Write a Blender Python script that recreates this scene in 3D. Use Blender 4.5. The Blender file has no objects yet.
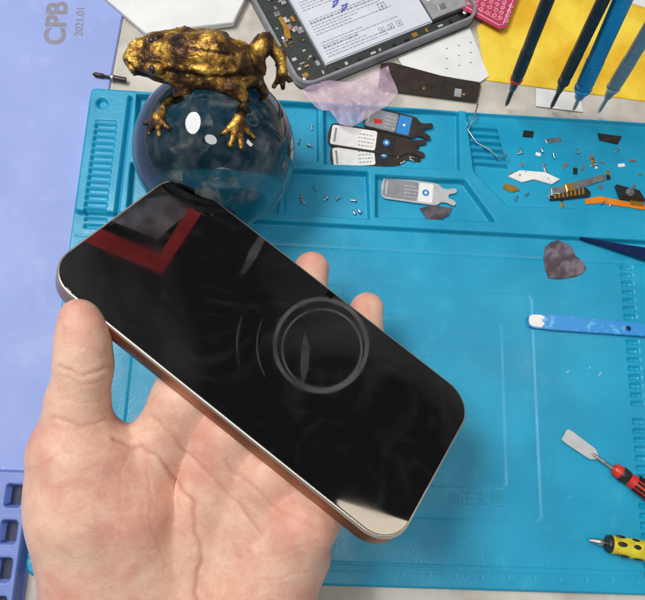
import bpy, bmesh, math, random
import numpy as np
from mathutils import Vector, Matrix, noise, Quaternion
random.seed(7)
C = bpy.context.scene.collection
S = bpy.context.scene
# ------------------------------------------------------------------ camera maths (cm)
F = 700.0; H = 30.9
yv = Vector((94,-2578,F)).normalized(); dn = Vector((-40,(F*F-94*40)/2578,F)).normalized()
zv = -dn; yv = (yv - zv*yv.dot(zv)).normalized(); xv = yv.cross(zv)
RT = Matrix((xv, yv, zv))            # cam(CV) -> world
RC = RT.transposed()
CAM = Vector((0,0,H))
def ray(px,py): return RT @ Vector(((px-322.5)/F,(py-300)/F,1))
def P(px,py,z=0.0):
    d = ray(px,py); return CAM + d*((z-H)/d.z)
def Pd(px,py,Z): return CAM + ray(px,py)*Z
# ------------------------------------------------------------------ materials
def srgb(r,g,b):
    f = lambda c: (c/255/12.92) if c/255 <= .04045 else ((c/255+.055)/1.055)**2.4
    return (f(r),f(g),f(b),1)
def mat(name, col, rough=.5, metal=0, col2=None, nscale=1.5, namt=.5, bump=0, bscale=8, spec=None, trans=0, ior=None, coat=0, rvar=0, sss=0, emis=0, detail=6, lo=.35, hi=.65, alpha=1, speck=None):
    m = bpy.data.materials.new(name); m.use_nodes = True
    nt = m.node_tree; b = nt.nodes['Principled BSDF']; L = nt.links
    b.inputs['Base Color'].default_value = col
    b.inputs['Roughness'].default_value = rough
    b.inputs['Metallic'].default_value = metal
    if trans: b.inputs['Transmission Weight'].default_value = trans
    if ior: b.inputs['IOR'].default_value = ior
    if coat: b.inputs['Coat Weight'].default_value = coat; b.inputs['Coat Roughness'].default_value = .06
    if spec is not None: b.inputs['Specular IOR Level'].default_value = spec
    if alpha < 1: b.inputs['Alpha'].default_value = alpha
    if sss:
        b.inputs['Subsurface Weight'].default_value = sss
        b.inputs['Subsurface Radius'].default_value = (1,.35,.2); b.inputs['Subsurface Scale'].default_value = .003
    if emis: b.inputs['Emission Color'].default_value = col; b.inputs['Emission Strength'].default_value = emis
    tc = nt.nodes.new('ShaderNodeTexCoord'); mp = nt.nodes.new('ShaderNodeMapping')
    mp.inputs['Scale'].default_value = (100,100,100); L.new(tc.outputs['Object'], mp.inputs['Vector'])
    def ns(scale, det=detail):
        n = nt.nodes.new('ShaderNodeTexNoise'); n.inputs['Scale'].default_value = scale; n.inputs['Detail'].default_value = det
        L.new(mp.outputs[0], n.inputs['Vector']); return n
    def mixin(src, n, lo, hi, amt, c2):
        r = nt.nodes.new('ShaderNodeMapRange')
        r.inputs['From Min'].default_value = lo; r.inputs['From Max'].default_value = hi; r.inputs['To Max'].default_value = amt
        L.new(n.outputs['Fac'], r.inputs['Value'])
        mx = nt.nodes.new('ShaderNodeMix'); mx.data_type = 'RGBA'
        if isinstance(src,tuple): mx.inputs[6].default_value = src
        else: L.new(src, mx.inputs[6])
        mx.inputs[7].default_value = c2
        L.new(r.outputs[0], mx.inputs[0]); return mx.outputs[2]
    if col2:
        s = mixin(col, ns(nscale), lo, hi, namt, col2)
        if speck:
            s = mixin(s, ns(speck[0],3), speck[1], speck[2], speck[3], speck[4])
            s = mixin(s, ns(.9,9), .58, .78, .25, speck[4])
        L.new(s, b.inputs['Base Color'])
    if rvar:
        n = ns(nscale*1.7); r = nt.nodes.new('ShaderNodeMapRange')
        r.inputs['From Min'].default_value = .3; r.inputs['From Max'].default_value = .7
        r.inputs['To Min'].default_value = max(0,rough-rvar); r.inputs['To Max'].default_value = rough+rvar
        L.new(n.outputs['Fac'], r.inputs['Value']); L.new(r.outputs[0], b.inputs['Roughness'])
    if bump:
        n = ns(bscale); bp = nt.nodes.new('ShaderNodeBump'); bp.inputs['Strength'].default_value = 1
        bp.inputs['Distance'].default_value = bump*.01
        L.new(n.outputs['Fac'], bp.inputs['Height']); L.new(bp.outputs[0], b.inputs['Normal'])
    return m
M = {}
M['mat'] = mat('turquoise_silicone', srgb(0,138,176), .44, col2=srgb(14,154,192), nscale=.35, namt=.8, bump=.012, bscale=9, rvar=.12, speck=(6,.68,.75,.5,srgb(70,176,202)))
M['pale'] = mat('pale_blue_mat', srgb(134,152,208), .58, col2=srgb(144,162,216), nscale=.2, namt=.7, bump=.006, bscale=12, rvar=.08, speck=(5,.70,.75,.5,srgb(175,188,228)))
M['rack'] = mat('periwinkle_plastic', srgb(108,130,196), .45, col2=srgb(90,112,180), bump=.006)
M['desk'] = mat('desk_laminate', srgb(200,195,186), .5, col2=srgb(150,142,130), nscale=.6, namt=.7, bump=.006)
M['ink'] = mat('grey_print', srgb(124,122,134), .6, col2=srgb(140,140,154), nscale=5)
M['emboss'] = mat('embossed_silicone', srgb(2,130,166), .6, col2=srgb(8,128,160))
M['paper'] = mat('white_paper', srgb(222,224,222), .7, col2=srgb(205,206,206), nscale=.8, bump=.01, bscale=2)
M['yellow'] = mat('yellow_paper', srgb(238,208,70), .4, col2=srgb(218,170,30), nscale=.3, namt=.95, bump=.22, bscale=.45, lo=.42, hi=.6)
M['red'] = mat('rose_card', srgb(182,52,88), .5, col2=srgb(168,44,76))
M['redwhite'] = mat('rose_card_print', srgb(236,196,208), .5, col2=srgb(222,160,178), nscale=6)
M['black'] = mat('black_plastic', srgb(28,28,30), .35, col2=srgb(42,42,45), nscale=3, bump=.006)
M['dark'] = mat('dark_metal', srgb(70,62,56), .4, .6, col2=srgb(40,37,35), nscale=2, bump=.008)
M['steel'] = mat('steel', srgb(205,205,203), .28, 1, col2=srgb(160,158,155), nscale=4, rvar=.1)
M['silverp'] = mat('silver_paint', srgb(170,172,175), .4, .3, col2=srgb(130,132,136), nscale=2.5, bump=.01)
M['gold'] = mat('gold_contacts', srgb(205,160,70), .35, .8, col2=srgb(150,105,45), nscale=8)
M['orange'] = mat('orange_flex', srgb(225,130,25), .4, col2=srgb(190,95,20), nscale=5)
M['teal'] = mat('cyan_anodised', srgb(36,150,200), .3, .4, col2=srgb(20,125,175), nscale=3)
M['greyblue'] = mat('grey_anodised', srgb(140,155,166), .35, .4, col2=srgb(112,126,138), nscale=3)
M['navy'] = mat('navy_coated_steel', srgb(22,40,95), .3, .4, col2=srgb(14,26,60), nscale=4)
M['blue'] = mat('blue_coating', srgb(40,136,205), .38, 0, col2=srgb(120,190,232), nscale=3, namt=.8, lo=.54, hi=.70, bump=.01)
M['white'] = mat('white_plastic', srgb(228,228,225), .4, col2=srgb(205,205,200), nscale=3)
M['redp'] = mat('red_handle', srgb(205,48,32), .35, col2=srgb(170,35,25), nscale=4)
M['yelp'] = mat('yellow_handle', srgb(215,202,50), .4, col2=srgb(185,168,30), nscale=3, namt=.9)
M['bluedot'] = mat('blue_print', srgb(40,130,200), .5, col2=srgb(30,110,180), nscale=9)
M['pick'] = mat('worn_grey_plastic', srgb(92,88,98), .35, col2=srgb(58,52,60), nscale=1.6, namt=.9, lo=.4, hi=.6)
M['mottle'] = mat('mottled_plastic', srgb(72,62,70), .3, col2=srgb(112,106,118), nscale=1.9, namt=1, lo=.44, hi=.6, speck=(5,.6,.7,.6,srgb(100,70,72)))
M['lgrey'] = mat('light_grey_metal', srgb(196,200,200), .35, .3, col2=srgb(170,174,176), nscale=2)
M['mgrey'] = mat('mid_grey_print', srgb(138,140,146), .45, col2=srgb(108,110,116), nscale=2)
M['pcb'] = mat('dark_circuit_board', srgb(34,44,42), .4, col2=srgb(55,62,58), nscale=6, bump=.02, bscale=12)
M['battery'] = mat('battery_label', srgb(206,211,219), .45, col2=srgb(188,196,208), nscale=.9, bump=.01, bscale=2)
M['bprint'] = mat('label_print', srgb(118,124,134), .6, col2=srgb(145,151,160), nscale=5)
M['violet'] = mat('violet_ink', srgb(70,80,200), .6, col2=srgb(60,60,180), nscale=9)
M['bag'] = mat('clear_pink_film', srgb(232,200,222), .12, col2=srgb(190,160,200), nscale=1.2, bump=.25, bscale=1.3, alpha=.42)
M['hole'] = mat('hole_black', srgb(12,12,14), .6, col2=srgb(20,20,22))
M['slot'] = mat('dark_slot_floor', srgb(40,46,78), .6, col2=srgb(26,30,52))
M['screen'] = mat('black_screen_glass', (.003,.003,.0035,1), .03, ior=1.5)
M['rim'] = mat('polished_rim', srgb(222,212,198), .3, 1, col2=srgb(200,188,172), nscale=2)  # paler metal that carries the highlight line of the frame edge
M['frame'] = mat('brown_copper_frame', srgb(192,148,120), .36, 1, col2=srgb(112,82,60), nscale=.2, namt=.85, lo=.42, hi=.60, rvar=.06)
M['back'] = mat('back_glass', srgb(60,50,46), .3, col2=srgb(50,42,40))
nt = M['screen'].node_tree; b = nt.nodes['Principled BSDF']; mp = [n for n in nt.nodes if n.type=='MAPPING'][0]
n = nt.nodes.new('ShaderNodeTexNoise'); n.inputs['Scale'].default_value=.5; n.inputs['Detail'].default_value=9; n.inputs['Distortion'].default_value=1.6
nt.links.new(mp.outputs[0], n.inputs['Vector']); r = nt.nodes.new('ShaderNodeMapRange')
r.inputs['From Min'].default_value=.45; r.inputs['From Max'].default_value=.75; r.inputs['To Min'].default_value=.02; r.inputs['To Max'].default_value=.085
nt.links.new(n.outputs['Fac'], r.inputs['Value']); nt.links.new(r.outputs[0], b.inputs['Roughness'])
gn = nt.nodes.new('ShaderNodeTexNoise'); gn.inputs['Scale'].default_value=.28; gn.inputs['Detail'].default_value=5; gn.inputs['Distortion'].default_value=3.5
nt.links.new(mp.outputs[0], gn.inputs['Vector']); gr = nt.nodes.new('ShaderNodeMapRange')
gr.inputs['From Min'].default_value=.52; gr.inputs['From Max'].default_value=.74; gr.inputs['To Max'].default_value=1
gx = nt.nodes.new('ShaderNodeMix'); gx.data_type='RGBA'; gx.inputs[6].default_value=(.003,.003,.0035,1); gx.inputs[7].default_value=(.010,.010,.011,1)
nt.links.new(gn.outputs['Fac'], gr.inputs['Value']); nt.links.new(gr.outputs[0], gx.inputs[0]); nt.links.new(gx.outputs[2], b.inputs['Base Color'])
M['glass'] = mat('crystal_glass', (.27,.30,.31,1), .0, trans=1, ior=1.52)
M['milky'] = mat('milky_inclusion', srgb(232,234,230), .6, col2=srgb(110,118,120), nscale=1.0, namt=1, lo=.42, hi=.58)  # pale colour standing in for reflections on the ball
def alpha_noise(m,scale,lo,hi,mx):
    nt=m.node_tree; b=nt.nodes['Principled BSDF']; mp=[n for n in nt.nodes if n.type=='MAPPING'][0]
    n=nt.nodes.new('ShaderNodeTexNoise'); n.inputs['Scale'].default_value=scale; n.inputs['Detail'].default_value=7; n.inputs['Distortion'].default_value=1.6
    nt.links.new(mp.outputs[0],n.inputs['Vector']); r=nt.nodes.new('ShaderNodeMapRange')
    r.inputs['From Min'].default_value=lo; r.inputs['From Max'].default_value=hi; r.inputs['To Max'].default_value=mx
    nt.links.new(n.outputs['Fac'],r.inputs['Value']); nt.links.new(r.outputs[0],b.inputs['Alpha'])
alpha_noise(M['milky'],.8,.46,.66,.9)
def skin():
    m = mat('skin', srgb(226,178,152), .46, sss=.25, spec=.4)
    nt = m.node_tree; L = nt.links; b = nt.nodes['Principled BSDF']; mp = [n for n in nt.nodes if n.type=='MAPPING'][0]
    def N(s,d=5,dist=0):
        n = nt.nodes.new('ShaderNodeTexNoise'); n.inputs['Scale'].default_value=s; n.inputs['Detail'].default_value=d; n.inputs['Distortion'].default_value=dist
        L.new(mp.outputs[0], n.inputs['Vector']); return n
    def MR(n,a,b_,c,d):
        r = nt.nodes.new('ShaderNodeMapRange')
        for k,v in zip(('From Min','From Max','To Min','To Max'),(a,b_,c,d)): r.inputs[k].default_value=v
        L.new(n, r.inputs['Value']); return r.outputs[0]
    def MX(f,c1,c2):
        x = nt.nodes.new('ShaderNodeMix'); x.data_type='RGBA'
        if isinstance(c1,tuple): x.inputs[6].default_value=c1
        else: L.new(c1,x.inputs[6])
        x.inputs[7].default_value=c2; L.new(f,x.inputs[0]); return x.outputs[2]
    c = MX(MR(N(.32,3).outputs['Fac'],.40,.60,0,.85), srgb(222,182,158), srgb(208,150,132))
    c = MX(MR(N(1.1,6,.6).outputs['Fac'],.45,.7,0,.5), c, srgb(232,202,178))
    c = MX(MR(N(2.0,6,.4).outputs['Fac'],.48,.72,0,.32), c, srgb(204,136,120))
    c = MX(MR(N(7,4).outputs['Fac'],.50,.72,0,.22), c, srgb(192,124,108))
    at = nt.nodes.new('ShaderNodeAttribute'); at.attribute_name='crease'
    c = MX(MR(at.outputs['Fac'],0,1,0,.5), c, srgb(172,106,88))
    L.new(c, b.inputs['Base Color'])
    v = nt.nodes.new('ShaderNodeTexVoronoi'); v.feature='DISTANCE_TO_EDGE'; v.inputs['Scale'].default_value=11; L.new(mp.outputs[0],v.inputs['Vector'])
    vr = MR(v.outputs['Distance'],0,.15,0,1)
    n2 = N(12,6,1)
    ad = nt.nodes.new('ShaderNodeMath'); ad.operation='MULTIPLY_ADD'; ad.inputs[1].default_value=.22; L.new(vr,ad.inputs[0]); L.new(n2.outputs['Fac'],ad.inputs[2])
    bp = nt.nodes.new('ShaderNodeBump'); bp.inputs['Distance'].default_value=.00014; bp.inputs['Strength'].default_value=.9
    L.new(ad.outputs[0],bp.inputs['Height']); L.new(bp.outputs[0],b.inputs['Normal'])
    return m
M['skin'] = skin()
M['nail'] = mat('finger_nail', srgb(236,196,180), .25, col2=srgb(226,180,165))
def toadm():
    m = mat('antique_gold', srgb(200,150,40), .36, .7)
    nt = m.node_tree; L = nt.links; b = nt.nodes['Principled BSDF']; mp = [n for n in nt.nodes if n.type=='MAPPING'][0]
    n = nt.nodes.new('ShaderNodeTexNoise'); n.inputs['Scale'].default_value=1.4; n.inputs['Detail'].default_value=10; n.inputs['Roughness'].default_value=.64; L.new(mp.outputs[0],n.inputs['Vector'])
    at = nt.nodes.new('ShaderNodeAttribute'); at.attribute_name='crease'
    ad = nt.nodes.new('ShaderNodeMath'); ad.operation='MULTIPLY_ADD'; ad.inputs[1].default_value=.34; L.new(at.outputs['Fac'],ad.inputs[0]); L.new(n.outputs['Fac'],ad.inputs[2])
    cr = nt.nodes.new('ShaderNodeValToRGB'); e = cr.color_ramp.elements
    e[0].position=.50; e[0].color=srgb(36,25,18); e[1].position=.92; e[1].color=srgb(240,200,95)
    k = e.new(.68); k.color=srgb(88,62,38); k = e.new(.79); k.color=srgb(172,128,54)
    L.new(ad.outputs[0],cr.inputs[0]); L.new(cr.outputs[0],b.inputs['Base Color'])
    n2 = nt.nodes.new('ShaderNodeTexNoise'); n2.inputs['Scale'].default_value=6; n2.inputs['Detail'].default_value=6; L.new(mp.outputs[0],n2.inputs['Vector'])
    bp = nt.nodes.new('ShaderNodeBump'); bp.inputs['Distance'].default_value=.0008; L.new(n2.outputs['Fac'],bp.inputs['Height']); L.new(bp.outputs[0],b.inputs['Normal'])
    return m
M['toad'] = toadm()
# ------------------------------------------------------------------ object helpers
PW = {}
def tag(o,label,cat,group=None,kind=None):
    if label: o['label']=label
    if cat: o['category']=cat
    if group: o['group']=group
    if kind: o['kind']=kind
    return o
def thing(name,label,cat,loc,rot=None,group=None):
    o = bpy.data.objects.new(name,None); C.objects.link(o); o.empty_display_size=.01
    m = loc.copy() if isinstance(loc,Matrix) else Matrix.Translation(loc)
    o.rotation_mode='QUATERNION'; o.location=m.to_translation(); o.rotation_quaternion=m.to_quaternion()
    PW[o.name]=m; return tag(o,label,cat,group)
def obj(name,bm,material,parent=None,smooth=False,recalc=True):
    if isinstance(bm,bpy.types.Mesh): me=bm
    else:
        if recalc: bmesh.ops.recalc_face_normals(bm,faces=bm.faces)
        me=bpy.data.meshes.new(name); bm.to_mesh(me); bm.free()
    if parent: m=PW[parent.name]
    else:
        co=np.empty(len(me.vertices)*3); me.vertices.foreach_get('co',co); co=co.reshape(-1,3)
        lo,hi=co.min(0),co.max(0); m=Matrix.Translation(((lo[0]+hi[0])/2,(lo[1]+hi[1])/2,lo[2]))
    me.transform(m.inverted()); me.materials.append(material if not isinstance(material,str) else M[material])
    if smooth is True: me.polygons.foreach_set('use_smooth',[True]*len(me.polygons))
    elif smooth:
        me.polygons.foreach_set('use_smooth',[True]*len(me.polygons))
        try: me.set_sharp_from_angle(angle=math.radians(smooth))
        except Exception: pass
    o=bpy.data.objects.new(name,me); C.objects.link(o)
    if parent: o.parent=parent
    else: o.location=m.to_translation()
    PW[o.name]=m; return o
def frame(a,b,z):
    A=P(a[0],a[1],z); B=P(b[0],b[1],z); d=B-A
    return Matrix.Translation(A)@Matrix.Rotation(math.atan2(d.y,d.x),4,'Z'), d.length
def merge(t,bm):
    me=bpy.data.meshes.new('t'); t.to_mesh(me); t.free(); bm.from_mesh(me); bpy.data.meshes.remove(me); return bm
def prism(pts,z0,z1,bev=0,bm=None,Mx=None,seg=2):
    t=bmesh.new(); lo=[t.verts.new((p[0],p[1],z0)) for p in pts]; hi=[t.verts.new((p[0],p[1],z1)) for p in pts]
    n=len(pts); fb=t.faces.new(lo); ft=t.faces.new(hi)
    for i in range(n): t.faces.new((lo[i],lo[(i+1)%n],hi[(i+1)%n],hi[i]))
    bmesh.ops.recalc_face_normals(t,faces=t.faces)
    if bev: bmesh.ops.bevel(t,geom=list(ft.edges),offset=bev,segments=seg,affect='EDGES')
    if Mx: t.transform(Mx)
    return t if bm is None else merge(t,bm)
def box(x0,x1,y0,y1,z0,z1,bev=0,bm=None,Mx=None): return prism([(x0,y0),(x1,y0),(x1,y1),(x0,y1)],z0,z1,bev,bm,Mx)
def rr(L,W,r,n=8,cx=0,cy=0):
    o=[]
    for a0 in (0,90,180,270):
        sx=1 if a0 in (0,270) else -1; sy=1 if a0<180 else -1
        for k in range(n+1):
            a=math.radians(a0+90*k/n); o.append((cx+sx*(L/2-r)+r*math.cos(a),cy+sy*(W/2-r)+r*math.sin(a)))
    return o
def loft(rings,cap0=True,cap1=True,bm=None):
    bm=bm or bmesh.new(); R=[[bm.verts.new(p) for p in r] for r in rings]; n=len(rings[0])
    for a,b in zip(R,R[1:]):
        for i in range(n): bm.faces.new((a[i],a[(i+1)%n],b[(i+1)%n],b[i]))
    if cap0: bm.faces.new(R[0][::-1])
    if cap1: bm.faces.new(R[-1])
    return bm
def lathe(prof,Mx=None,seg=24,sx=1,bm=None):
    rings=[[(max(r,1e-4)*math.cos(2*math.pi*i/seg)*sx,max(r,1e-4)*math.sin(2*math.pi*i/seg),z) for i in range(seg)] for z,r in prof]
    t=loft(rings)
    if Mx: t.transform(Mx)
    return t if bm is None else merge(t,bm)
def tube(pts,rad,seg=10,bm=None):
    pts=[Vector(p) for p in pts]; rings=[]
    for i,p in enumerate(pts):
        d=(pts[min(i+1,len(pts)-1)]-pts[max(i-1,0)]).normalized(); u=d.orthogonal().normalized()
        if i: u=(pu-d*pu.dot(d)).normalized()
        pu=u; v=d.cross(u); r=rad[i] if isinstance(rad,(list,tuple)) else rad
        rings.append([p+(u*math.cos(2*math.pi*k/seg)+v*math.sin(2*math.pi*k/seg))*r for k in range(seg)])
    return loft(rings,bm=bm)
def flatpx(px,z0,th,bev=0,bm=None): return prism([tuple(P(x,y,z0+th)[:2]) for x,y in px],z0,z0+th,bev,bm)
def text(body,size,Mx,material,parent,name='lettering',off=0,ext=.004):
    cu=bpy.data.curves.new('t','FONT'); cu.body=body; cu.size=size; cu.offset=off; cu.extrude=ext; cu.align_x='CENTER'; cu.align_y='CENTER'
    t=bpy.data.objects.new('t',cu); C.objects.link(t); bpy.context.view_layer.update()
    me=bpy.data.meshes.new_from_object(t.evaluated_get(bpy.context.evaluated_depsgraph_get())); bpy.data.objects.remove(t)
    me.transform(Mx); return obj(name,me,material,parent)
def sbox(X,Y,x0,x1,y0,y1,r=.15):
    cx,cy=(x0+x1)/2,(y0+y1)/2; qx=np.abs(X-cx)-abs(x1-x0)/2+r; qy=np.abs(Y-cy)-abs(y1-y0)/2+r
    return np.hypot(np.maximum(qx,0),np.maximum(qy,0))+np.minimum(np.maximum(qx,qy),0)-r
def spoly(X,Y,pts,r=0):
    d=np.full(X.shape,1e9); s=np.ones(X.shape); n=len(pts)
    for i in range(n):
        ax,ay=pts[i]; bx,by=pts[i-1]; ex,ey=bx-ax,by-ay; wx,wy=X-ax,Y-ay
        t=np.clip((wx*ex+wy*ey)/(ex*ex+ey*ey),0,1); d=np.minimum(d,(wx-ex*t)**2+(wy-ey*t)**2)
        c1=Y>=ay; c2=Y<by; c3=ex*wy>ey*wx
        s=np.where((c1&c2&c3)|(~c1&~c2&~c3),-s,s)
    return s*np.sqrt(d)-r
def ins(sd,w=.12):
    t=np.clip(-sd/w,0,1); return t*t*(3-2*t)
def grid(name,x0,x1,y0,y1,res,f,material,parent):
    nx=int(round((x1-x0)/res))+1; ny=int(round((y1-y0)/res))+1
    X,Y=np.meshgrid(np.linspace(x0,x1,nx),np.linspace(y0,y1,ny)); Z=f(X,Y)
    co=np.stack([X,Y,Z],-1).reshape(-1,3); idx=np.arange(nx*ny).reshape(ny,nx)
    q=np.stack([idx[:-1,:-1],idx[:-1,1:],idx[1:,1:],idx[1:,:-1]],-1).reshape(-1,4)
    me=bpy.data.meshes.new(name); me.vertices.add(len(co)); me.vertices.foreach_set('co',co.ravel())
    me.loops.add(q.size); me.loops.foreach_set('vertex_index',q.ravel()); me.polygons.add(len(q))
    me.polygons.foreach_set('loop_start',np.arange(0,q.size,4)); me.polygons.foreach_set('loop_total',np.full(len(q),4))
    me.update(); me.validate(); return obj(name,me,material,parent,True)
# ------------------------------------------------------------------ setting
tag(obj('table_top',box(-45,55,-25,45,-2.5,0,.1),'desk'),'off white laminate workbench top under the mats','table',kind='structure')
pr=[tuple(P(x,y,.12)[:2]) for x,y in ((126,-4),(13,604))]
d=Vector(pr[1])-Vector(pr[0]); a=Vector(pr[0])-d*.25; b_=Vector(pr[1])+d*.25
pm=tag(obj('desk_mat',prism([tuple(a),tuple(b_),(b_.x-22,b_.y-.8),(a.x-22,a.y-.8)],.004,.12,.04),'pale'),'pale periwinkle blue flat mat with grey CPB print along left side','mat')
def pxrot(px,py,z,towards):
    A=P(px,py,z); B=P(*towards,z); dd=B-A
    return Matrix.Translation(A)@Matrix.Rotation(math.atan2(dd.y,dd.x),4,'Z')
text('CPB',1.40,pxrot(57,23,.125,(62,-40)),'ink',pm,off=.045)
text('2021.01',.54,pxrot(80,21,.125,(85,-40)),'ink',pm,off=.010)
# ---- turquoise mat
zt=.5
TL=P(90,86,zt); xl=P(60,290,.4).x; yt=TL.y; yb=P(480,592,.3).y; xr=xl+36
tray_y=P(450,233,.5).y
def R(x0,y0,x1,y1,z=.4):
    a=P(x0,(y0+y1)/2,z); b=P(x1,(y0+y1)/2,z); c=P((x0+x1)/2,y0,z); d_=P((x0+x1)/2,y1,z)
    return (a.x,b.x,d_.y,c.y)
def Q(pts,z=.5): return [tuple(P(x,y,z)[:2]) for x,y in pts]
def mh(X,Y):
    outer=sbox(X,Y,xl,xr,yb,yt,.6)
    h=np.full(X.shape,.30)
    h+=.32*ins(sbox(X,Y,xl+.12,xr+3,tray_y,yt-.06,.3),.14)
    rec=[Q([(324,106),(458,112),(459,170),(325,164)]),Q([(466,112),(760,130),(760,214),(507,206),(474,172)]),
         Q([(285,170),(367,173),(369,219),(285,214)]),Q([(376,176),(464,181),(494,222),(376,217)]),
         Q([(138,96),(317,105),(318,162),(134,155)]),Q([(132,164),(278,170),(278,213),(128,208)])]
    for q in rec: h-=.44*ins(spoly(X,Y,q,.06),.11)
    h-=.3*ins(sbox(X,Y,*R(121,97,126,232)),.07)
    x0,x1,y0,y1=R(90,122,112,228); m=ins(sbox(X,Y,x0,x1,y0,y1,.02),.05)
    h-=.18*m*(np.sin((Y-y0)*2*math.pi/.33)>-.2)
    for (cx,cy) in ((102,103),(112,238)):
        c=P(cx,cy,.6); h-=.25*ins(np.hypot(X-c.x,Y-c.y)-.28,.08)
    c0=P(484,122,.4)
    m=ins(spoly(X,Y,Q([(466,120),(496,122),(508,166),(474,162)]),.03),.07)
    h+=.30*m*(.55+.45*np.sin((Y-c0.y)*2*math.pi/.38))
    so=sbox(X,Y,*R(128,286,535,514,.3),.25); h-=.04*ins(so,.09); h-=.05*np.exp(-(so/.045)**2)
    si=sbox(X,Y,*R(165,316,503,481,.3),.2); h-=.03*ins(si,.09); h-=.035*np.exp(-(si/.045)**2)
    st=Y-P(450,254,.3).y; h-=.03*np.exp(-(st/.05)**2)*(X>xl+.3)
    x0,x1,y0,y1=R(633,262,645,582,.3); m=ins(sbox(X,Y,x0,x1,y0,y1,.02),.03)
    per=.40; h-=.2*m*(np.sin((Y-y1)*2*math.pi/per)>.1)*(((Y-y1)%(per*9))>per)
    yr=P(480,568,.3).y; h-=.05*np.exp(-((Y-yr)/.03)**2)
    tk=((X-xl)%.11<.055)&(Y<yr-.1)&(Y>yr-.28-.14*(((X-xl)%1.1)<.06)); h-=.03*tk
    h=np.where(outer<0,h,-.05); e=ins(outer,.12); return h*e-.03*(1-e)
smat=thing('repair_mat','turquoise silicone repair mat with moulded parts tray and ruler edges','mat',Vector((xl,yb,0)))
xs=P(128,170,.5).x; res=.055
grid('screw_strip',xl-.1,xs,tray_y-.3,yt+.1,res,mh,'mat',smat)
grid('parts_tray',xs,xr+.1,tray_y-.3,yt+.1,res*.8,mh,'mat',smat)
grid('work_surface',xl-.1,xr+.1,yb-.1,tray_y-.3,res,mh,'mat',smat)
text('®正玄地',.66,pxrot(476,500,.257,(520,502)),'emboss',smat,'embossed_lettering',ext=.006)
text('®正玄地',.7,pxrot(598,158,.180,(640,161)),'emboss',smat,'embossed_lettering',ext=.006)
# ---- slotted rack, bottom left
rk=R(-70,468,17,690,.9)
def rkh(X,Y):
    o=sbox(X,Y,*rk,.25); h=np.full(X.shape,.85)
    per=1.42; y1=rk[3]-.3
    k=np.floor((y1-Y)/per); yy=(y1-Y)-k*per-per/2
    for c in range(3):
        cx=rk[1]-.62-c*1.15
        qx=np.abs(X-cx)-.33+.15; qy=np.abs(yy)-.46+.15
        s=np.hypot(np.maximum(qx,0),np.maximum(qy,0))+np.minimum(np.maximum(qx,qy),0)-.15
        h=h-.6*ins(s,.05)
    e=ins(o,.1); return h*e+.06*(1-e)
rko=tag(grid('tool_rack',rk[0]-.1,rk[1]+.1,rk[2],rk[3]+.1,.05,rkh,'rack',None),'periwinkle plastic rack with rounded dark slots at lower left','rack')
for c in range(2):
    for k in range(4):
        obj('slot_floor',prism(rr(.56,.82,.12,5,rk[1]-.62-c*1.15,rk[3]-.3-1.42*(k+.5)),.255,.275),'slot',rko)
# ------------------------------------------------------------------ held phone: pose fit to its outline
LP,WP=14.75,7.15
K=[((-1,-1),(42,271)),((1,-1),(393,552)),((1,1),(479,406)),((-1,1),(173.5,167.6))]
ex=Vector((.77,.62,-.08)).normalized(); ey=Vector((681,-784,1300)).normalized(); ey=(ey-ex*ey.dot(ex)).normalized(); ez=ex.cross(ey)
q0=Matrix((ex,ey,ez)).transposed().to_quaternion(); p0=np.array([0,0,0,-2.0,2.2,25.0])
def pose(p):
    w=Vector(p[:3]); q=Quaternion(w.normalized(),w.length)@q0 if w.length>1e-9 else q0
    return q,Vector(p[3:])
def resid(p):
    q,t=pose(p); o=[]
    for (a,b),(u,v) in K:
        c=q@Vector((a*LP/2,b*WP/2,0))+t; o+=[322.5+F*c.x/c.z-u,300+F*c.y/c.z-v]
    return np.array(o)
lam=1e-2
for it in range(60):
    r0=resid(p0); J=np.zeros((8,6))
    for j in range(6):
        pp=p0.copy(); pp[j]+=1e-4; J[:,j]=(resid(pp)-r0)/1e-4
    st=np.linalg.solve(J.T@J+lam*np.diag(np.diag(J.T@J)+1e-9),-J.T@r0)
    if (resid(p0+st)**2).sum()<(r0**2).sum(): p0=p0+st; lam*=.5
    else: lam*=3
q,t=pose(p0); Rw=RT@q.to_matrix(); PM=Matrix.Translation(CAM+RT@t)@Rw.to_4x4()
nw=(PM.to_3x3()@Vector((0,0,1))).normalized(); o_=PM.to_translation()
def hitphone(px,py):
    d=ray(px,py); tt=(o_-CAM).dot(nw)/d.dot(nw); return CAM+d*tt, tt
SH=hitphone(215,410)[1]-33.2
ph=thing('smartphone','black screen smartphone with copper metal frame held in a hand above the mat','phone',PM@Matrix.Translation((0,0,-.78)))
def ring(ins_,z,r=1.25,n=16): return [(x,y,z) for x,y in rr(LP-2*ins_,WP-2*ins_,r-ins_,n)]
bm=loft([ring(.10,-.77),ring(.03,-.745),ring(0,-.69),ring(0,-.40),ring(0,-.12)],True,False); bm.transform(PM); obj('frame',bm,'frame',ph,40)
bm=loft([ring(0,-.12),ring(.015,-.06),ring(.045,-.025),ring(.075,-.012),ring(.088,-.014),ring(.089,-.07)],False,False); bm.transform(PM); obj('bezel_rim',bm,'rim',ph,60,False)  # highlight along the face edge put into a paler ring
bm=loft([ring(.094,-.07),ring(.094,-.012),ring(.112,.0)]); bm.transform(PM); sg=obj('screen_glass',bm,'screen',ph,False)
bm=loft([ring(.12,-.80),ring(.10,-.775)]); bm.transform(PM); obj('back_panel',bm,'back',ph,40)
bm=prism([(x,y) for x,y in rr(.9,.05,.024,5)],-.001,.004); bm.transform(PM@Matrix.Translation((-LP/2+.19,0,0))@Matrix.Rotation(math.pi/2,4,'Z')); obj('earpiece',bm,'dark',ph)
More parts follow.
